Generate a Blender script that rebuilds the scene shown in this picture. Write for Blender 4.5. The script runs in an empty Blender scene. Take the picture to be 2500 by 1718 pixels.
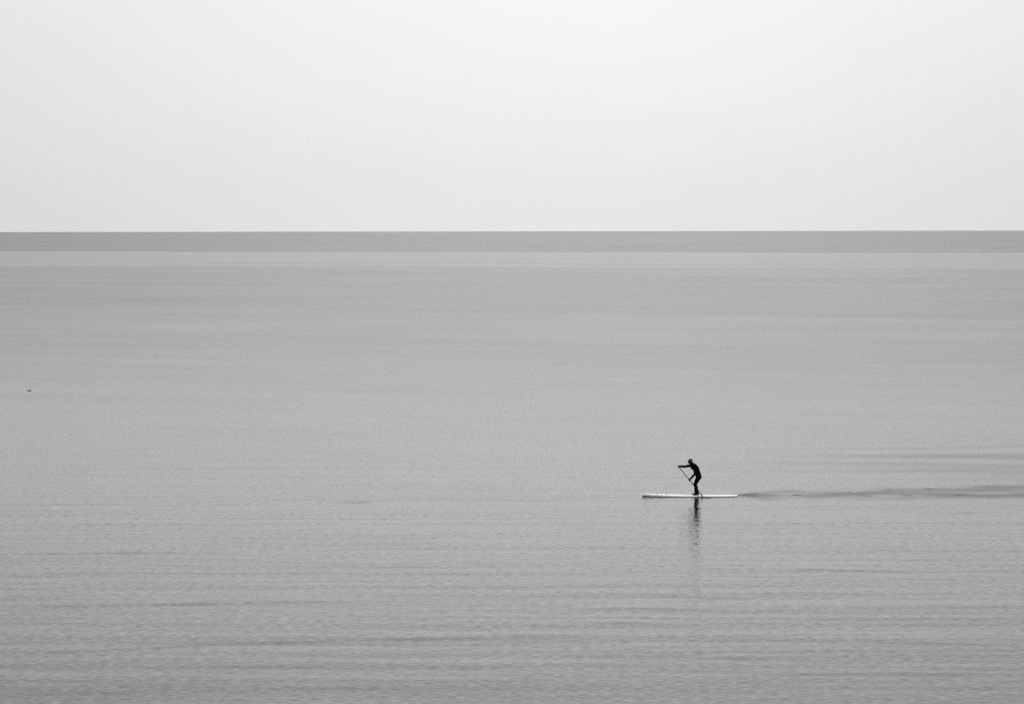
import bpy, bmesh, math, random
import numpy as np
from mathutils import Vector, Matrix, Quaternion

SC = bpy.context.scene
COL = SC.collection
R = math.radians

# ------------------------------------------------------------------ camera
CAM_H = 11.9
F_PX = 5860.0                      # focal length in pixels of a 2500 px wide frame
PITCH = math.atan((859 - 563.2) / F_PX)
ROLL = -R(0.085)
cd = bpy.data.cameras.new('camera')
cd.sensor_width = 36.0
cd.lens = F_PX / 2500 * 36.0
cd.clip_start = 0.5
cd.clip_end = 120000
cam = bpy.data.objects.new('camera', cd)
COL.objects.link(cam)
cam.location = (0, 0, CAM_H)
cam.rotation_euler = (Matrix.Rotation(math.pi/2 - PITCH, 4, 'X') @ Matrix.Rotation(ROLL, 4, 'Z')).to_euler()
SC.camera = cam

def at(px, row, z=0.0):
    """point of the plane z that the photograph shows at (px, row)"""
    v = Vector(((px - 1250) / F_PX, -(row - 859) / F_PX, -1))
    d = cam.rotation_euler.to_matrix() @ v
    t = (z - CAM_H) / d.z
    return Vector((0, 0, CAM_H)) + d * t

# ------------------------------------------------------------------ sky, sun, exposure
SUN_EL, SUN_AZ = 38.0, 3.0        # behind the veil, slightly right of the view
w = bpy.data.worlds.new('World'); SC.world = w
w.use_nodes = True
nt = w.node_tree; nt.nodes.clear()
def N(tree, typ, **kw):
    n = tree.nodes.new(typ)
    for k, v in kw.items():
        if k == 'inp':
            for i, val in v.items(): n.inputs[i].default_value = val
        else: setattr(n, k, v)
    return n
def math_(tree, op, a, b=None, c=None, clamp=False):
    n = tree.nodes.new('ShaderNodeMath'); n.operation = op; n.use_clamp = clamp
    for i, s in enumerate((a, b, c)):
        if s is None: continue
        if isinstance(s, (int, float)): n.inputs[i].default_value = s
        else: tree.links.new(s, n.inputs[i])
    return n.outputs[0]
sky = N(nt, 'ShaderNodeTexSky', sky_type='NISHITA', sun_disc=False, sun_elevation=R(SUN_EL),
        sun_rotation=R(SUN_AZ), air_density=1.0, dust_density=6.0, ozone_density=1.0, altitude=10)
bw = N(nt, 'ShaderNodeRGBToBW'); nt.links.new(sky.outputs[0], bw.inputs[0])
tc = N(nt, 'ShaderNodeTexCoord')
sp = N(nt, 'ShaderNodeSeparateXYZ'); nt.links.new(tc.outputs['Generated'], sp.inputs[0])
# stratus deck: value rises with height, brightest around the hidden sun's azimuth
el = math_(nt, 'MAXIMUM', sp.outputs['Z'], 0.0)
az = math_(nt, 'ARCTAN2', sp.outputs['X'], sp.outputs['Y'])
az = math_(nt, 'SUBTRACT', az, R(1.6))
lobe = math_(nt, 'MULTIPLY', az, az)
lobe = math_(nt, 'MULTIPLY', lobe, -1/(R(15.0)**2))
lobe = math_(nt, 'EXPONENT', lobe)
lobe = math_(nt, 'MULTIPLY_ADD', lobe, 0.22, 0.78)
rise = math_(nt, 'MULTIPLY_ADD', el, 0.30, 1.035)      # overcast sky: zenith somewhat brighter than the horizon
deck = math_(nt, 'MULTIPLY', lobe, rise)
mp = N(nt, 'ShaderNodeMapping'); mp.inputs['Scale'].default_value = (1, 1, 3.0)
nt.links.new(tc.outputs['Generated'], mp.inputs[0])
cn = N(nt, 'ShaderNodeTexNoise', inp={'Scale': 9.0, 'Detail': 5.0, 'Roughness': 0.6})
nt.links.new(mp.outputs[0], cn.inputs['Vector'])
cl = math_(nt, 'MULTIPLY_ADD', cn.outputs[0], 0.05, 0.975)
deck = math_(nt, 'MULTIPLY', deck, cl)
deck = math_(nt, 'MULTIPLY', deck, 8.4)
mx = math_(nt, 'MULTIPLY', bw.outputs[0], 0.10)
tot = math_(nt, 'MULTIPLY_ADD', deck, 0.90, mx)
bg = N(nt, 'ShaderNodeBackground'); bg.inputs['Strength'].default_value = 0.1
nt.links.new(tot, bg.inputs['Color'])
wo = N(nt, 'ShaderNodeOutputWorld'); nt.links.new(bg.outputs[0], wo.inputs[0])

sl = bpy.data.lights.new('sun', 'SUN'); sl.energy = 0.5; sl.angle = R(25); sl.color = (1, 1, 1)
so = bpy.data.objects.new('sun', sl); COL.objects.link(so)
sd = Vector((math.sin(R(SUN_AZ))*math.cos(R(SUN_EL)), math.cos(R(SUN_AZ))*math.cos(R(SUN_EL)), math.sin(R(SUN_EL))))
so.rotation_euler = sd.to_track_quat('Z', 'Y').to_euler()
so.location = (0, 0, 60)
sl.specular_factor = 0.0 if hasattr(sl, 'specular_factor') else 1.0

vs = SC.view_settings
vs.view_transform = 'Standard'; vs.look = 'None'; vs.exposure = 0; vs.gamma = 1; vs.use_curve_mapping = False
SC.cycles.use_denoising = False
SC.cycles.max_bounces = 6
SC.cycles.use_adaptive_sampling = True; SC.cycles.adaptive_threshold = 0.04; SC.cycles.adaptive_min_samples = 40

# ------------------------------------------------------------------ helpers
def mat(name, v, rough=0.6, spec=0.5, noise=0.0, nscale=20.0):
    m = bpy.data.materials.new(name); m.use_nodes = True
    t = m.node_tree; b = t.nodes['Principled BSDF']
    b.inputs['Base Color'].default_value = (v, v, v, 1)
    b.inputs['Roughness'].default_value = rough
    b.inputs['Specular IOR Level'].default_value = spec
    if noise:
        co = N(t, 'ShaderNodeTexCoord')
        no = N(t, 'ShaderNodeTexNoise', inp={'Scale': nscale, 'Detail': 4.0})
        t.links.new(co.outputs['Object'], no.inputs['Vector'])
        f = math_(t, 'MULTIPLY_ADD', no.outputs[0], noise * v * 2, v * (1 - noise))
        c = N(t, 'ShaderNodeCombineColor')
        for i in range(3): t.links.new(f, c.inputs[i])
        t.links.new(c.outputs[0], b.inputs['Base Color'])
    return m

def link(name, me, m=None, parent=None, smooth=True):
    o = bpy.data.objects.new(name, me); COL.objects.link(o)
    if m: me.materials.append(m)
    if parent: o.parent = parent
    if smooth: me.polygons.foreach_set('use_smooth', [True] * len(me.polygons))
    return o
def from_bm(name, bm, m=None, parent=None, smooth=True):
    me = bpy.data.meshes.new(name); bm.to_mesh(me); bm.free()
    return link(name, me, m, parent, smooth)
def empty(name, loc):
    o = bpy.data.objects.new(name, None); COL.objects.link(o); o.location = loc; o.empty_display_size = 0.1
    return o
def tag(o, label=None, cat=None, group=None, kind=None):
    if label: o['label'] = label
    if cat: o['category'] = cat
    if group: o['group'] = group
    if kind: o['kind'] = kind
    return o

def ell(bm, c, r, rot=None, seg=20):
    M = Matrix.Translation(Vector(c)) @ ((rot or Matrix.Identity(3)).to_4x4()) @ Matrix.Diagonal((*r, 1))
    bmesh.ops.create_uvsphere(bm, u_segments=seg, v_segments=max(8, seg*2//3), radius=1, matrix=M)
def cone(bm, a, b, ra, rb, seg=16, balls=True):
    a, b = Vector(a), Vector(b); d = b - a
    M = Matrix.Translation((a + b) / 2) @ d.to_track_quat('Z', 'Y').to_matrix().to_4x4()
    bmesh.ops.create_cone(bm, cap_ends=True, segments=seg, radius1=ra, radius2=rb, depth=d.length, matrix=M)
    if balls:
        ell(bm, a, (ra,)*3, seg=seg); ell(bm, b, (rb,)*3, seg=seg)
def chain(bm, pts, seg=16):
    for (a, ra), (b, rb) in zip(pts, pts[1:]): cone(bm, a, b, ra, rb, seg)
def slab(bm, a, b, wa, wb, seg=24):
    """tapered run of overlapping ellipsoids between a and b; wa, wb = (across x', y)"""
    a, b = Vector(a), Vector(b); d = (b - a); L = d.length
    rot = d.to_track_quat('Z', 'Y').to_matrix()
    # keep the local Y axis on world Y
    z = d.normalized(); y = Vector((0, 1, 0)); x = y.cross(z).normalized(); y = z.cross(x)
    rot = Matrix((x, y, z)).transposed()
    n = 9
    for i in range(n):
        t = i / (n - 1); c = a.lerp(b, t)
        rx = wa[0] + (wb[0]-wa[0])*t; ry = wa[1] + (wb[1]-wa[1])*t
        ell(bm, c, (rx, ry, max(L / n * 1.6, min(rx, ry) * 0.8)), rot, seg)
def remesh(name, bm, voxel, m, parent, smooth_it=6):
    me = bpy.data.meshes.new(name + '_source'); bm.to_mesh(me); bm.free()
    t = bpy.data.objects.new(name + '_source', me); COL.objects.link(t)
    r = t.modifiers.new('r', 'REMESH'); r.mode = 'VOXEL'; r.voxel_size = voxel
    s = t.modifiers.new('s', 'SMOOTH'); s.factor = 0.5; s.iterations = smooth_it
    dg = bpy.context.evaluated_depsgraph_get(); dg.update()
    out = bpy.data.meshes.new_from_object(t.evaluated_get(dg))
    bpy.data.objects.remove(t); bpy.data.meshes.remove(me)
    out.name = name; out.materials.clear()
    return link(name, out, m, parent)
def tube(bm, pts, rad, seg=10):
    """pts list of Vectors, rad list; one swept tube"""
    rings = []
    for i, p in enumerate(pts):
        t = (pts[min(i+1, len(pts)-1)] - pts[max(i-1, 0)]).normalized()
        y = Vector((0, 1, 0)); x = y.cross(t)
        if x.length < 1e-3: x = Vector((1, 0, 0))
        x.normalize(); y = t.cross(x)
        r = rad[i] if isinstance(rad, (list, tuple)) else rad
        rings.append([bm.verts.new(p + (x*math.cos(a) + y*math.sin(a))*r) for a in [2*math.pi*k/seg for k in range(seg)]])
    for A, B in zip(rings, rings[1:]):
        for k in range(seg): bm.faces.new((A[k], A[(k+1) % seg], B[(k+1) % seg], B[k]))
    bm.faces.new(rings[0][::-1]); bm.faces.new(rings[-1])

# ------------------------------------------------------------------ where the board floats
BASE = at(1700.5, 1211.0)          # water point under the rider's feet
BX, BY = BASE.x, BASE.y
PXM = F_PX / math.hypot(BY, CAM_H)

# ------------------------------------------------------------------ water
def build_water():
    rng = np.random.default_rng(7)
    def grow(start, step, end, f):
        v = [start]; s = step
        while v[-1] < end:
            s *= f; v.append(v[-1] + s)
        v[-1] = end
        return v
    yd = list(np.arange(54, 104, 0.125)) + list(np.arange(104, 116, 0.04)) + list(np.arange(116, 150, 0.125))
    yr = grow(yd[-1], 0.125, 42000, 1.035)[1:]
    yl = [-v for v in grow(-yd[0], 0.2, 3000, 1.35)[1:]][::-1]
    Y = np.array([v for v in yl] + yd + yr)
    xd = list(np.arange(-33, 9, 0.28)) + list(np.arange(9, 24, 0.10)) + list(np.arange(24, 33.01, 0.26))
    xr = grow(xd[-1], 0.3, 42000, 1.35)[1:]
    X = np.array([-v for v in xr[::-1]] + xd + xr)
    XX, YY = np.meshgrid(X, Y)
    # ---- long low ripples, crests nearly parallel to the horizon
    def sines(n, lmin, lmax, spread, mean, slope):
        Z = np.zeros_like(XX)
        for i in range(n):
            L = math.exp(rng.uniform(math.log(lmin), math.log(lmax)))
            k = 2*math.pi/L; th = mean + rng.normal(0, spread)
            a = slope * math.sqrt(2.0/n) / k
            Z += a*np.sin(k*(XX*math.sin(th) + YY*math.cos(th)) + rng.uniform(0, 6.283))
        return Z
    def patches(sx, sy, n=14):
        Z = np.zeros_like(XX)
        for i in range(n):
            Z += np.sin(XX/sx*rng.uniform(.4, 1.6) + rng.uniform(0, 6.28)) * np.sin(YY/sy*rng.uniform(.4, 1.6) + XX/sx*rng.uniform(-.4, .4) + rng.uniform(0, 6.28))
        Z /= math.sqrt(n)/2
        return 1/(1+np.exp(-1.8*Z))
    near = np.clip((112 - YY)/45, 0, 1)
    fade = np.clip((165 - YY)/40, 0, 1) * np.clip((YY - 48)/8, 0, 1) * np.clip((36 - np.abs(XX))/6, 0, 1)
    H = sines(46, 0.9, 2.6, 0.022, 0.012, 0.0085) * (0.25 + 1.3*patches(5, 3)) * (0.35 + 0.65*near)
    H += sines(30, 1.8, 6.0, 0.03, -0.015, 0.0090) * (0.3 + patches(9, 6)) * (0.4 + 0.6*near)
    H += sines(26, 0.8, 1.6, 0.03, 0.02, 0.0150) * patches(6, 4) * np.clip((XX - 0)/8, 0, 1) * near
    H += sines(24, 0.6, 1.7, 0.45, 0.1, 0.0070) * (0.4 + patches(4, 4))
    # ---- single crests the photograph lets one pick out: (px, row) .. (px, row), slope, half width m
    def crest(pts, slope, wid):
        nonlocal H
        P = [at(px, row) for px, row in pts]
        xs = np.array([p.x for p in P]); ys = np.array([p.y for p in P])
        yc = np.interp(XX, xs, ys)
        mid = (xs[0]+xs[-1])/2; half = (xs[-1]-xs[0])/2
        env = np.clip(1 - ((XX-mid)/half)**2, 0, 1)**0.7
        wob = 1 + 0.35*np.sin(XX*1.7+ys[0]) + 0.25*np.sin(XX*4.3)
        u_ = YY-yc
        H += 1.9*slope*wid*1.6*env*wob*np.exp(-(u_/np.where(u_ < 0, wid, wid*4))**2)
    crest([(0, 1479), (380, 1474), (620, 1468), (900, 1467)], 0.020, 0.35)
    crest([(0, 1592), (240, 1586), (520, 1570), (760, 1563)], 0.018, 0.30)
    crest([(560, 1568), (900, 1560), (1150, 1557), (1250, 1552), (1380, 1554), (1560, 1558)], 0.020, 0.25)
    crest([(0, 1350), (200, 1348), (560, 1344)], 0.016, 0.45)
    crest([(1690, 1384), (2000, 1388), (2220, 1392)], 0.014, 0.40)
    crest([(1590, 1454), (1700, 1456), (1860, 1460)], 0.018, 0.30)
    crest([(1390, 1486), (1560, 1484), (1760, 1488)], 0.022, 0.22)
    crest([(1420, 1520), (1640, 1517)], 0.016, 0.22)
    crest([(1960, 1563), (2180, 1566), (2500, 1570)], 0.022, 0.25)
    crest([(1740, 1604), (1900, 1606)], 0.020, 0.2)
    crest([(2180, 1248), (2500, 1250)], 0.012, 0.5)
    crest([(1240, 1650), (1640, 1648)], 0.016, 0.2)
    crest([(1800, 1645), (2500, 1640)], 0.018, 0.25)
    crest([(0, 1690), (340, 1688)], 0.018, 0.3)
    H *= fade
    # ---- the wake trailing behind the board
    up = [at(*p) for p in [(1805, 1206), (1870, 1201), (2000, 1197), (2150, 1193), (2330, 1188), (2520, 1183), (2700, 1178)]]
    lo = [at(*p) for p in [(1805, 1213), (1850, 1217), (2000, 1217), (2200, 1217), (2330, 1216), (2520, 1215), (2700, 1215)]]
    yu = np.interp(XX, [p.x for p in up], [p.y for p in up])
    yl_ = np.interp(XX, [p.x for p in lo], [p.y for p in lo])
    yl_ = yl_ + 0.35*np.sin(XX*0.9)*np.sin(XX*2.3+1); yu = yu + 0.4*np.sin(XX*0.7+2)*np.sin(XX*1.9)
    soft = 0.35
    ins = 1/(1+np.exp(np.clip(-(YY-yl_)/soft, -50, 50))) * 1/(1+np.exp(np.clip((YY-yu)/soft, -50, 50)))
    x0 = up[0].x
    ins *= np.clip((XX-(x0-0.1))/0.4, 0, 1) * np.clip((30-XX)/4, 0, 1)
    dist = np.clip(XX - x0, 0, None)
    wk = sines(30, 0.4, 1.3, 0.22, 0.08, 0.040) * ins * (0.5 + 0.6*np.exp(-dist/1.8))
    H += wk
    # patches of short steep chop: stirred up by the board's tail and by the blade
    E = np.zeros_like(XX)
    def mark(pts, slope, wid, k=1.0):
        nonlocal E
        P = [at(px, row) for px, row in pts]
        xs = np.array([p.x for p in P]); ys = np.array([p.y for p in P])
        yc = np.interp(XX, xs, ys); mid = (xs[0]+xs[-1])/2; half = (xs[-1]-xs[0])/2
        env = np.exp(-np.abs((XX-mid)/half)**3*1.2)
        E = np.maximum(E, slope*k*env*np.exp(-((YY-yc)/wid)**2))
    mark([(1802, 1209), (1850, 1208), (1895, 1208)], 0.16, 0.9)
    mark([(1797, 1209), (1815, 1207.5), (1835, 1207)], 0.42, 0.26)
    mark([(1815, 1208), (1840, 1206), (1858, 1205.5)], 0.36, 0.26)
    mark([(1838, 1212.5), (1856, 1214), (1860, 1212)], 0.22, 0.22)
    mark([(1800, 1212), (1822, 1213)], 0.16, 0.2)
    mark([(1862, 1209), (1872, 1210.5), (1884, 1208)], 0.30, 0.22)
    mark([(1835, 1203), (1865, 1203)], 0.15, 0.3)
    mark([(1884, 1207.5), (1905, 1208)], 0.18, 0.25)
    mark([(1932, 1208), (1958, 1208)], 0.20, 0.25)
    mark([(2100, 1210), (2118, 1210.5), (2136, 1211)], 0.20, 0.25)
    mark([(2195, 1209.5), (2230, 1209.5)], 0.18, 0.25)
    mark([(2155, 1197), (2180, 1195.5)], 0.20, 0.25)
    mark([(2255, 1193), (2285, 1192.5)], 0.22, 0.25)
    mark([(2330, 1207), (2370, 1207)], 0.16, 0.25)
    # splash round the blade
    mark([(1710, 1215.0), (1722, 1214.6), (1742, 1214.4)], 0.55, 0.32)
    mark([(1735, 1214.4), (1768, 1214.2)], 0.30, 0.25)
    # bow ripple and side ripple
    for s in (-1,):
        mark([(1570, 1213.5), (1640, 1214), (1700, 1214.5)], 0.06, 0.2)
    H += sines(44, 0.16, 0.5, 0.40, 0.05, 0.55)*E
    # short ripples roughened on the right beyond the wake
    rough = ins*(0.25 + 0.9*patches(1.3, 0.45))
    p1 = np.exp(-((XX-24)/9.0)**2) * np.exp(-((YY-122)/10.0)**2)
    p2 = np.exp(-((XX-20)/8.0)**2) * np.exp(-((YY-104)/3.0)**2)
    chop = E*(2.2 + 5.5*patches(0.35, 0.10, 22))
    E = np.zeros_like(XX)
    mark([(832, 1225.5), (872, 1226), (912, 1224.5)], 0.55, 0.5)       # a lone cat's paw left of the centre
    rough = np.clip(rough + chop + E + 0.42*p1*patches(7, 0.9) + 0.16*p2*patches(6, 0.8), 0, 2.2)
    # the pool of calm water right beside the board
    calm = np.exp(-((XX-BX)/3.0)**2) * np.exp(-((YY-BY+3)/4.0)**2)
    # lay the water flat inside the board's outline so it never washes over the deck
    bxl = (XX - (BX - 0.3))/2.2; byl = (YY - BY)/0.36
    flat = np.clip((np.abs(bxl)**4 + np.abs(byl)**4) - 0.6, 0, 1)
    H = H*flat
    ny, nx = XX.shape
    co = np.empty((ny*nx, 3), np.float32)
    co[:, 0] = XX.ravel(); co[:, 1] = YY.ravel(); co[:, 2] = H.ravel()
    me = bpy.data.meshes.new('sea_water')
    idx = np.arange(ny*nx).reshape(ny, nx)
    q = np.stack([idx[:-1, :-1], idx[:-1, 1:], idx[1:, 1:], idx[1:, :-1]], -1).reshape(-1, 4)
    me.vertices.add(len(co)); me.vertices.foreach_set('co', co.ravel())
    me.loops.add(q.size); me.loops.foreach_set('vertex_index', q.ravel().astype(np.int32))
    me.polygons.add(len(q)); me.polygons.foreach_set('loop_start', np.arange(0, q.size, 4, dtype=np.int32))
    me.update(calc_edges=True)
    for nm, arr in (('rough_patch', rough), ('calm_patch', calm)):
        a = me.attributes.new(nm, 'FLOAT', 'POINT'); a.data.foreach_set('value', arr.ravel().astype(np.float32))
    return me

def water_material():
    m = bpy.data.materials.new('sea_water'); m.use_nodes = True
    t = m.node_tree; L = t.links; b = t.nodes['Principled BSDF']
    b.inputs['Base Color'].default_value = (0.008, 0.008, 0.008, 1)
    b.inputs['IOR'].default_value = 1.333
    geo = N(t, 'ShaderNodeNewGeometry')
    sep = N(t, 'ShaderNodeSeparateXYZ'); L.new(geo.outputs['Position'], sep.inputs[0])
    y = math_(t, 'MAXIMUM', math_(t, 'MULTIPLY_ADD', sep.outputs['X'], 0.36, sep.outputs['Y']), 10.0)
    # ragged edge of the wind-ruffled bands
    mpb = N(t, 'ShaderNodeMapping'); mpb.inputs['Scale'].default_value = (0.006, 0.0006, 1)
    L.new(geo.outputs['Position'], mpb.inputs[0])
    nb = N(t, 'ShaderNodeTexNoise', inp={'Scale': 1.0, 'Detail': 4.0}); L.new(mpb.outputs[0], nb.inputs['Vector'])
    j = math_(t, 'MULTIPLY_ADD', nb.outputs[0], 0.03, -0.015)
    lg = math_(t, 'LOGARITHM', y, 10.0)
    lg = math_(t, 'ADD', lg, j)
    lo, hi = 1.7, 4.7
    u = math_(t, 'DIVIDE', math_(t, 'SUBTRACT', lg, lo), hi-lo, clamp=True)
    def ramp(stops):
        r = N(t, 'ShaderNodeFloatCurve'); c = r.mapping.curves[0]
        pts = [((math.log10(d)-lo)/(hi-lo), v) for d, v in stops]
        while len(c.points) < len(pts): c.points.new(0.5, 0.5)
        for p, (px, v) in zip(c.points, pts): p.location = (px, v); p.handle_type = 'VECTOR'
        r.mapping.update(); L.new(u, r.inputs['Value']); return r.outputs[0]
    rgh = ramp(ROUGH)
    sam = ramp(SLOPE)
    # long faint cat's-paw streaks, packed closer together with distance
    cv = N(t, 'ShaderNodeCombineXYZ')
    L.new(math_(t, 'DIVIDE', sep.outputs['X'], math_(t, 'POWER', y, 0.8)), cv.inputs[0]); L.new(math_(t, 'MULTIPLY', lg, 22.0), cv.inputs[1])
    sn = N(t, 'ShaderNodeTexNoise', inp={'Scale': 1.6, 'Detail': 4.0, 'Roughness': 0.65}); sn.noise_dimensions = '2D'
    L.new(cv.outputs[0], sn.inputs['Vector'])
    rgh = math_(t, 'MULTIPLY', rgh, math_(t, 'MULTIPLY_ADD', sn.outputs[0], 0.44, 0.78))
    at1 = N(t, 'ShaderNodeAttribute', attribute_name='rough_patch')
    at2 = N(t, 'ShaderNodeAttribute', attribute_name='calm_patch')
    rgh2 = math_(t, 'MULTIPLY_ADD', at1.outputs['Fac'], 0.28, rgh)
    L.new(rgh2, b.inputs['Roughness'])
    amp = math_(t, 'MULTIPLY_ADD', at1.outputs['Fac'], 0.5, sam)
    amp = math_(t, 'MULTIPLY', amp, math_(t, 'MULTIPLY_ADD', at2.outputs['Fac'], -0.45, 1.0))
    # slopes of the ripples too short for the mesh
    acc = None
    for (sx, sy, det, k, w4) in ((0.20, 2.2, 2.0, 0.085, 0.0), (3.5, 8.0, 2.0, 0.40, 3.7), (0.05, 0.7, 3.0, 0.10, 9.1)):
        mp_ = N(t, 'ShaderNodeMapping'); mp_.inputs['Scale'].default_value = (sx, sy, 1); mp_.inputs['Location'].default_value = (w4*3.1, w4, 0)
        L.new(geo.outputs['Position'], mp_.inputs[0])
        no = N(t, 'ShaderNodeTexNoise', inp={'Scale': 1.0, 'Detail': det, 'Roughness': 0.55}); no.noise_dimensions = '2D'
        L.new(mp_.outputs[0], no.inputs['Vector'])
        v = N(t, 'ShaderNodeVectorMath', operation='SUBTRACT'); L.new(no.outputs['Color'], v.inputs[0]); v.inputs[1].default_value = (0.5, 0.5, 0.5)
        v2 = N(t, 'ShaderNodeVectorMath', operation='MULTIPLY'); L.new(v.outputs[0], v2.inputs[0]); v2.inputs[1].default_value = (k*0.6, k, 0)
        if acc is None: acc = v2.outputs[0]
        else:
            s = N(t, 'ShaderNodeVectorMath', operation='ADD'); L.new(acc, s.inputs[0]); L.new(v2.outputs[0], s.inputs[1]); acc = s.outputs[0]
    sc = N(t, 'ShaderNodeVectorMath', operation='SCALE'); L.new(acc, sc.inputs[0]); L.new(amp, sc.inputs['Scale'])
    ad = N(t, 'ShaderNodeVectorMath', operation='ADD'); L.new(sc.outputs[0], ad.inputs[0]); L.new(geo.outputs['Normal'], ad.inputs[1])
    nr = N(t, 'ShaderNodeVectorMath', operation='NORMALIZE'); L.new(ad.outputs[0], nr.inputs[0])
    L.new(nr.outputs[0], b.inputs['Normal'])
    return m
# metres from the shore : roughness of the unresolved chop / strength of the ripple slopes
ROUGH = [(50.2, 0.08), (95, 0.095), (130, 0.14), (200, 0.20), (250, 0.235), (270, 0.23), (330, 0.245), (370, 0.275), (600, 0.285), (776, 0.285), (795, 0.222), (806, 0.222),
         (816, 0.248), (1200, 0.242), (1270, 0.220), (1300, 0.220), (1335, 0.34), (40000, 0.345)]
SLOPE = [(50.2, 0.60), (110, 0.60), (160, 0.5), (400, 0.3), (1000, 0.2), (40000, 0.1)]
water = link('water', build_water(), water_material())
tag(water, 'calm grey sea reaching to a straight horizon, lightly rippled in the foreground', kind='structure')

# ------------------------------------------------------------------ paddle board
white = mat('board_white_lacquer', 0.88, 0.35, 0.4, 0.03, 6)
black = mat('board_black_underside_shade', 0.012, 0.4, 0.2)
padm = mat('deck_pad_foam', 0.62, 0.9, 0.2, 0.08, 60)
cordm = mat('bungee_cord', 0.10, 0.8, 0.2)
board = empty('paddle_board', (BX, BY, 0))
tag(board, 'long white racing paddle board with dark, shade-painted underside gliding on the water under the rider', 'paddle board')
XN, XT = -2.435, 1.84
def half_w(s):      # s 0 nose .. 1 tail
    return 0.325 * min(1, (math.sin(min(1, s/0.52)*math.pi/2))**0.62) * (1 if s < 0.52 else 1 - 0.42*((s-0.52)/0.48)**2.0) * (1 if s < 0.985 else math.sqrt(max(0.02, 1-((s-0.985)/0.0152)**2)))
def deck_z(s):      # height of deck's edge above water
    return 0.048 + 0.075*max(0, 1-s/0.5)**1.25 - 0.006*max(0, s-0.6)
def keel_z(s):
    return -0.035 + 0.042*max(0, 1-s/0.34)**1.5
def hull(part):
    bm = bmesh.new(); n = 72; rings = []
    for i in range(n+1):
        s = (i/n)
        s = 0.5-0.5*math.cos(math.pi*s) if True else s
        x = XN + (XT-XN)*s; hw = max(0.006, half_w(s)); dz = deck_z(s); kz = keel_z(s); th = dz-kz
        split = 0.012 + 0.007*max(0, 1-s/0.4)  # black hull colour rises at the nose, painting in the shade under it
        if s < 0.02: dz = dz - (0.02-s)*1.0
        if part == 'top':
            prof = [(-hw, split), (-hw*.985, split+(dz-split)*0.35), (-hw*0.92, split+(dz-split)*0.75), (-hw*0.78, dz), (-hw*0.4, dz+0.012), (0, dz+0.016),
                    (hw*0.4, dz+0.012), (hw*0.78, dz), (hw*0.92, split+(dz-split)*0.75), (hw*.985, split+(dz-split)*0.35), (hw, split)]
        else:
            prof = [(hw*0.975, split-0.001), (hw*0.86, kz+th*.10), (hw*0.45, kz), (0, kz-0.004), (-hw*0.45, kz), (-hw*0.86, kz+th*.10), (-hw*0.975, split-0.001)]
        rings.append([bm.verts.new((x, yy, zz)) for yy, zz in prof])
    for A, B in zip(rings, rings[1:]):
        m_ = len(A)
        for k in range(m_): bm.faces.new((A[k], A[(k+1) % m_], B[(k+1) % m_], B[k]))
    bm.faces.new(rings[0][::-1]); bm.faces.new(rings[-1])
    bmesh.ops.recalc_face_normals(bm, faces=bm.faces)
    return bm
from_bm('deck', hull('top'), white, board)
from_bm('underside', hull('bot'), black, board)
# grip pad the rider stands on
def pad():
    bm = bmesh.new(); n = 20; rows = []
    for i in range(n+1):
        x = -0.62 + 1.35*i/n; s = (x-XN)/(XT-XN); hw = half_w(s)*0.74; z = deck_z(s)
        rows.append([(x, hw*v, z+0.0155-0.012*abs(v)) for v in (-1, -.5, 0, .5, 1)])
    top = [[bm.verts.new(p) for p in r] for r in rows]
    bot = [[bm.verts.new((p[0], p[1], p[2]-0.006)) for p in r] for r in rows]
    for G, f in ((top, 0), (bot, 1)):
        for A, B in zip(G, G[1:]):
            for k in range(4):
                q = (A[k], A[k+1], B[k+1], B[k]); bm.faces.new(q if not f else q[::-1])
    for k in (0, 4):
        for i in range(n): bm.faces.new((top[i][k], top[i+1][k], bot[i+1][k], bot[i][k]))
    for i in (0, n):
        for k in range(4): bm.faces.new((top[i][k], top[i][k+1], bot[i][k+1], bot[i][k]))
    bmesh.ops.recalc_face_normals(bm, faces=bm.faces)
    return bm
from_bm('deck_pad', pad(), padm, board)
# cargo cord anchors and low bow handle near the nose
for px in (1604, 1615.3, 1626):
    x = (px-1700.5)/PXM; s = (x-XN)/(XT-XN); hw = half_w(s); z = deck_z(s)
    bm = bmesh.new()
    tube(bm, [Vector((x, -hw*.8, z+.004)), Vector((x+.01, -hw*.5, z+.022)), Vector((x, 0, z+.026)), Vector((x+.01, hw*.5, z+.024)), Vector((x, hw*.8, z+.006))], 0.007, 8)
    o = from_bm('deck_cord', bm, cordm, board)
bm = bmesh.new()          # fin under the tail
prof = [(1.35, -.03), (1.60, -.03), (1.66, -.16), (1.60, -.24), (1.50, -.17)]
A = [bm.verts.new((x, -.005, z)) for x, z in prof]; B = [bm.verts.new((x, .005, z)) for x, z in prof]
bm.faces.new(A); bm.faces.new(B[::-1])
for k in range(5): bm.faces.new((A[k], B[k], B[(k+1) % 5], A[(k+1) % 5]))
from_bm('fin', bm, black, board, False)

# ------------------------------------------------------------------ rider
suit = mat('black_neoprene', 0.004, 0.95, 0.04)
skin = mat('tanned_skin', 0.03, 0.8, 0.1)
hairm = mat('short_grey_hair', 0.05, 0.9, 0.2, 0.4, 80)
eyem = mat('eye', 0.02, 0.3, 0.3)
DZ = 0.066                       # standing surface above water
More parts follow.
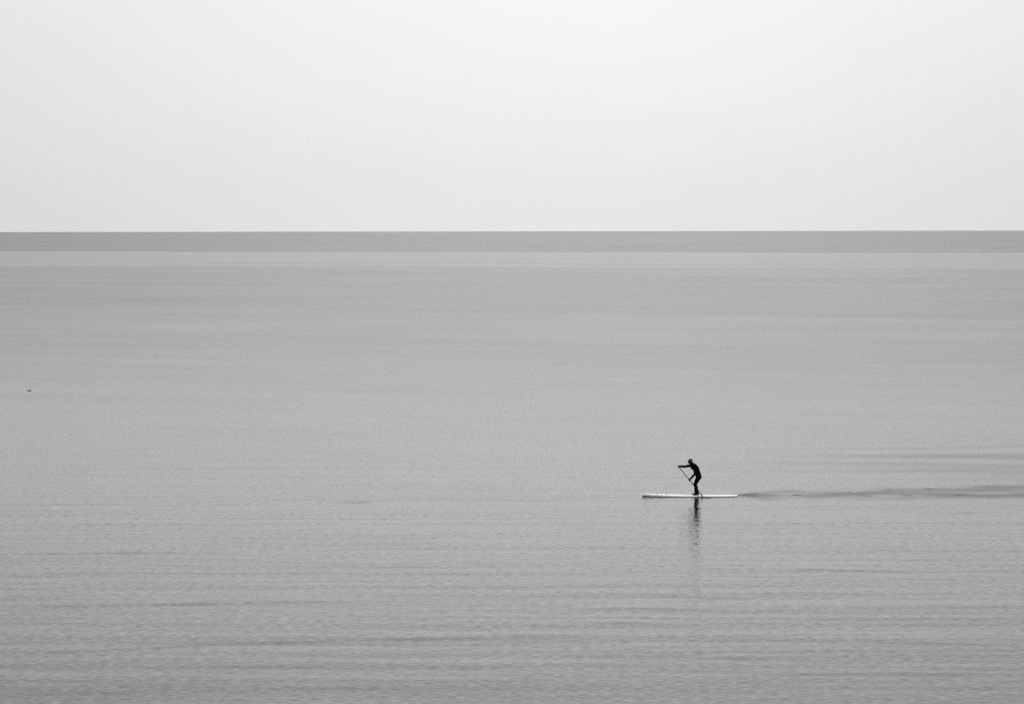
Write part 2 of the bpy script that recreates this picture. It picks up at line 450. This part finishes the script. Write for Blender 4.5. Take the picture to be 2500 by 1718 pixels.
# joint heights are measured from the deck; the pixel frame of the photograph is ~54 px per metre
person = empty('person', (BX, BY, DZ))
tag(person, 'person in a black wetsuit standing bent forward on the white board, gripping a paddle', 'person')
K = 1.018
def J(x, y, z): return Vector((x, y, z*K))
hip = J(.085, 0, .835); waist = J(.035, 0, 1.00); chest = J(-.045, 0, 1.17); upch = J(-.115, 0, 1.29)
neck = J(-.185, 0, 1.375); head = J(-.285, 0, 1.475)
shL = J(-.135, -.17, 1.275); elL = J(-.085, -.29, .975); haL = J(-.305, -.325, .735)      # near arm
shR = J(-.155, .15, 1.30); elR = J(-.530, .14, 1.238); haR = J(-.815, -.02, 1.262)        # far arm
hL = J(.09, -.095, .80); kL = J(-.085, -.13, .47); aL = J(.045, -.14, .085)
hR = J(.10, .095, .80); kR = J(-.055, .12, .475); aR = J(-.03, .14, .085)
def torso(bm, g=0.0):
    slab(bm, hip, waist, (.128+g, .170+g), (.125+g, .145+g))
    slab(bm, waist, chest, (.125+g, .145+g), (.142+g, .170+g))
    slab(bm, chest, upch, (.142+g, .170+g), (.112+g, .160+g))
    ell(bm, hip + Vector((.035, -.07, -.035)), (.095+g, .085+g, .11+g)); ell(bm, hip + Vector((.035, .07, -.035)), (.095+g, .085+g, .11+g))
    chain(bm, [(shL, .078+g), (upch, .098+g), (shR, .084+g)])
    ell(bm, upch + Vector((-.055, 0, -.06)), (.105+g, .145+g, .11+g))
    cone(bm, upch, neck, .090+g, .062+g)
def leg(bm, h, k, a, g=0.0):
    mid = h.lerp(k, .45) + Vector((.004, 0, 0)); calf = k.lerp(a, .32) + Vector((.022, 0, 0))
    chain(bm, [(h, .106+g), (mid, .092+g), (k, .071+g), (calf, .068+g), (k.lerp(a, .72), .054+g), (a, .044+g)])
def arm(bm, s, e, h, g=0.0, upto=1.0):
    end = e.lerp(h, upto)
    cone(bm, s, s.lerp(e, .42), .074+g, .054+g)
    chain(bm, [(s, .062+g), (s.lerp(e, .5), .056+g), (e, .050+g), (e.lerp(h, .3), .050+g), (end, .038+g)])
def foot(bm, a, g=0.0):
    chain(bm, [(Vector((a.x+.035, a.y, .034)), .034+g), (Vector((a.x-.06, a.y, .034)), .034+g), (Vector((a.x-.15, a.y, .022)), .022+g)])
    ell(bm, (a.x-.12, a.y, .020), (.065, .043, .020))
    for k in range(5): cone(bm, (a.x-.165, a.y-.034+.017*k, .013), (a.x-.205+abs(k-1)*.006, a.y-.036+.018*k, .011), .011, .009, 8)
    chain(bm, [(a, .034+g), (Vector((a.x+.03, a.y, .04)), .034+g)])
body = bmesh.new()
torso(body); leg(body, hL, kL, aL); leg(body, hR, kR, aR)
arm(body, shL, elL, haL); arm(body, shR, elR, haR); foot(body, aL); foot(body, aR)
cone(body, neck, head + Vector((.015, 0, -.05)), .052, .050)
# head: skull, face, jaw, nose, ears, brow  (looking left and slightly down)
HR = Matrix.Rotation(R(14), 3, 'Y')      # nods the face down
def hp(x, y, z): return head + HR.inverted() @ Vector((x, y, z))
HRi = HR.inverted()
ell(body, hp(.012, 0, .030), (.098, .076, .088), HRi, 28)
ell(body, hp(-.035, 0, -.030), (.060, .058, .080), HRi, 24)
ell(body, hp(-.055, 0, -.080), (.030, .034, .028), HRi)
cone(body, hp(-.088, 0, .005), hp(-.112, 0, -.030), .010, .016, 12)
ell(body, hp(-.082, 0, .022), (.016, .050, .010), HRi)
ell(body, hp(-.086, 0, -.060), (.014, .024, .007), HRi)
for s in (-1, 1):
    ell(body, hp(.010, s*.078, -.010), (.018, .008, .032), HRi)
# hands: palm and five fingers closed on the shaft / grip
PT = haR + Vector((-.012, 0, .012))          # top of the paddle
PB = Vector((.318, -.52, -.10))
ax = (PB - PT).normalized()
LOW = PT + ax*((haL - PT).dot(ax))           # point of the shaft nearest the lower hand
GL = 0.0
def hand(bm, wrist, grip, ax, side):
    back = (wrist - grip).normalized(); back = (back - ax*back.dot(ax)).normalized()
    lat = ax.cross(back).normalized()*side
    pc = grip + back*.034
    cone(bm, wrist, pc, .025+GL, .030+GL, 12)
    M = Matrix((back, lat, ax)).transposed()
    ell(bm, pc, (.020+GL, .026+GL, .043+GL), M, 16)
    for k, ln in enumerate((.9, 1.0, .95, .78)):
        o = ax*(-.032+.0215*k); r = .0095*ln + .0005 + GL*.6
        pts = [pc + o - lat*.010, pc + o + lat*.026 - back*.018, grip + o + lat*.025*ln - back*.016, grip + o - lat*.004 - back*.024*ln]
        chain(bm, [(p, r) for p in pts], 8)
    tb = pc - ax*.038
    chain(bm, [(tb, .0125), (tb - lat*.026 - back*.020, .0115), (grip - ax*.030 - lat*.018 - back*.022, .0100)], 8)
hand(body, elL.lerp(haL, .97), LOW, ax, 1)
hand(body, elR.lerp(haR, .97), PT + ax*.01, Vector((0, 1, 0)), 1)
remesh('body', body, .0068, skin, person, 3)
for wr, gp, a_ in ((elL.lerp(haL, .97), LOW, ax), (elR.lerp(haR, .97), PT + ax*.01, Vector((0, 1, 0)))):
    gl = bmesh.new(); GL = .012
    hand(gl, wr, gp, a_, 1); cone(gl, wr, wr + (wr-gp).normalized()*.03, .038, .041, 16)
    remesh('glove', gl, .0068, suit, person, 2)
GL = 0.0
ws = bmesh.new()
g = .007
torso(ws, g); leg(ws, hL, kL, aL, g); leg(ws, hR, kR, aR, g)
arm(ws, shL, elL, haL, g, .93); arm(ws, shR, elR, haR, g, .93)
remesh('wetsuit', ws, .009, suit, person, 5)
hb = bmesh.new()
ell(hb, hp(.020, 0, .044), (.094, .080, .080), HRi, 28)
ell(hb, hp(.050, 0, .010), (.064, .074, .070), HRi, 24)
remesh('hair', hb, .008, hairm, person, 3)
for s in (-1, 1):
    e = bmesh.new(); ell(e, hp(-.086, s*.030, .004), (.011, .011, .009)); from_bm('eye', e, eyem, person)

# ------------------------------------------------------------------ paddle
pm = mat('carbon_shaft', 0.010, 0.6, 0.15); bm_ = mat('carbon_blade', 0.005, 0.6, 0.1)
pad_o = empty('paddle', person.location + PB)
tag(pad_o, 'thin dark paddle held in both hands, its blade dipped in the water beside the board', 'paddle')
o0 = -PB
NB = 0.36                                    # blade length
bend = PB - ax*NB
sh = bmesh.new()
tube(sh, [PT + o0, PT.lerp(bend, .5) + o0, bend + o0], [.016, .017, .017], 12)
from_bm('shaft', sh, pm, pad_o)
gr = bmesh.new()
ell(gr, PT + o0, (.018, .048, .018), None, 16); cone(gr, PT + o0, PT + ax*.05 + o0, .016, .014, 12)
from_bm('grip', gr, pm, pad_o)
# blade: a thin curved leaf, sweeping back down into the water
bl = bmesh.new(); rows = []; n = 16
perp = Vector((ax.z, 0, -ax.x)).normalized()
if perp.x < 0: perp = -perp
wv = ax.cross(perp).normalized()
# centre line of the blade: straight out of the shaft, then bowing down into the water
line = [bend, bend + ax*.06]
for dx, dz in ((.045, -.045), (.040, -.065), (.022, -.085), (.010, -.100), (.004, -.06)):
    line.append(line[-1] + Vector((dx, -.012, dz)))
cum = [0]
for a_, b_ in zip(line, line[1:]): cum.append(cum[-1] + (b_-a_).length)
def cl_(t):
    d = t*cum[-1]
    for k in range(len(cum)-1):
        if d <= cum[k+1] + 1e-9: return line[k].lerp(line[k+1], (d-cum[k])/(cum[k+1]-cum[k]))
    return line[-1]
for i in range(n+1):
    t = i/n; c = cl_(t); tg = (cl_(min(1, t+.12)) - cl_(max(0, t-.12))).normalized()
    wv = Vector((0, 1, 0)) - tg*tg.y; wv.normalize(); wv = (Matrix.Rotation(R(16), 3, tg) @ wv)
    hw = .016 + .070*math.sin(min(1, t*1.15)*math.pi*.62)**1.3
    if t > .93: hw *= math.sqrt(max(.08, 1-((t-.93)/.075)**2))
    pp = wv.cross(tg).normalized()
    rows.append([c + wv*hw*v*.95 + pp*(.008*(v*v)) for v in (-1, -.5, 0, .5, 1)])
thv = perp*.010
Tt = [[bl.verts.new(p + thv + o0) for p in r] for r in rows]; Bb = [[bl.verts.new(p - thv*1.0 + o0) for p in r] for r in rows]
for A, B in zip(Tt, Tt[1:]):
    for k in range(4): bl.faces.new((A[k], A[k+1], B[k+1], B[k]))
for A, B in zip(Bb, Bb[1:]):
    for k in range(4): bl.faces.new((A[k], B[k], B[k+1], A[k+1]))
for k in (0, 4):
    for i in range(n): bl.faces.new((Tt[i][k], Tt[i+1][k], Bb[i+1][k], Bb[i][k]))
for i in (0, n):
    for k in range(4): bl.faces.new((Tt[i][k], Tt[i][k+1], Bb[i][k+1], Bb[i][k]))
bmesh.ops.recalc_face_normals(bl, faces=bl.faces)
from_bm('blade', bl, bm_, pad_o)

# ------------------------------------------------------------------ birds
def bird(name, loc, span, m_body, m_wing, yaw, up, bank=0.0, head_l=1.0):
    r = empty(name, loc); s = span/1.2
    b = bmesh.new()
    cone(b, (-.16*s, 0, 0), (.14*s, 0, .005*s), .050*s, .045*s, 12); cone(b, (.14*s, 0, .005*s), (.27*s, 0, .015*s), .045*s, .018*s, 12)
    ell(b, (-.21*s, 0, .022*s), (.046*s, .036*s, .036*s), None, 14)
    cone(b, (-.24*s, 0, .020*s), (-.30*s, 0, .010*s), .014*s, .004*s, 8)
    remesh('body', b, max(.008, .012*s), m_body, r, 2)
    for sg in (-1, 1):
        wg = bmesh.new(); P = []
        for t, ch, zz, sw in ((0, .17, .02, 0), (.35, .16, .02+.35*up, -.03), (.55, .14, .02+.48*up, -.02), (.8, .09, .02+.5*up, .05), (1, .015, .02+.46*up, .14)):
            y = sg*.6*t*math.sqrt(max(.1, 1-up*up*.5)); P.append([(-ch/2+sw, y, zz), (0+sw, y, zz+.014*(1-t)), (ch/2+sw, y, zz-.002), (0+sw, y, zz-.008*(1-t)-.002)])
        rr = [[wg.verts.new(Vector(p)*s) for p in q] for q in P]
        for A, B in zip(rr, rr[1:]):
            for k in range(4): wg.faces.new((A[k], A[(k+1) % 4], B[(k+1) % 4], B[k]))
        wg.faces.new(rr[0]); wg.faces.new(rr[-1][::-1]); bmesh.ops.recalc_face_normals(wg, faces=wg.faces)
        from_bm('wing', wg, m_wing, r)
    tl = bmesh.new()
    v = [tl.verts.new(Vector(p)*s) for p in ((.22, -.02, .02), (.22, .02, .02), (.36, .05, .02), (.36, -.05, .02), (.22, -.02, .008), (.22, .02, .008), (.36, .05, .014), (.36, -.05, .014))]
    for f in ((0, 1, 2, 3), (7, 6, 5, 4), (0, 4, 5, 1), (1, 5, 6, 2), (2, 6, 7, 3), (3, 7, 4, 0)): tl.faces.new([v[k] for k in f])
    from_bm('tail', tl, m_wing, r, False)
    r.rotation_euler = (bank, 0, yaw)
    return r
bd = mat('dark_plumage', 0.09, 0.8, 0.2, .2, 30); bl_ = mat('pale_plumage', 0.20, 0.8, 0.2)
p = at(71.5, 954, 2.2)
b1 = bird('seabird', p, 0.66, bd, bd, R(-18), 0.10, R(10))
tag(b1, 'small dark seabird flying low over the water at the far left', 'bird')
d2 = 700.0
v = cam.rotation_euler.to_matrix() @ Vector(((752-1250)/F_PX, -(347-859)/F_PX, -1)); v = v/v.y*d2
b2 = bird('seabird', (v.x, v.y, CAM_H+v.z), 1.25, bl_, bl_, R(-70), 0.06, R(-3))
tag(b2, 'tiny pale bird gliding high in the grey sky on the left', 'bird')

# ------------------------------------------------------------------ foam fleck in the wake
foam = mat('foam', 0.8, 0.9, 0.2)
f = bmesh.new(); rr = random.Random(4)
for k in range(26):
    ell(f, (rr.gauss(0, .045), rr.gauss(0, .10), .006), (rr.uniform(.012, .03), rr.uniform(.012, .03), .014), None, 8)
fp = at(2085, 1202)
fo = from_bm('foam_fleck', f, foam); fo.location = (fp.x, fp.y, 0.01)
tag(fo, 'tiny white fleck of foam drifting in the dark wake behind the board', kind='stuff')
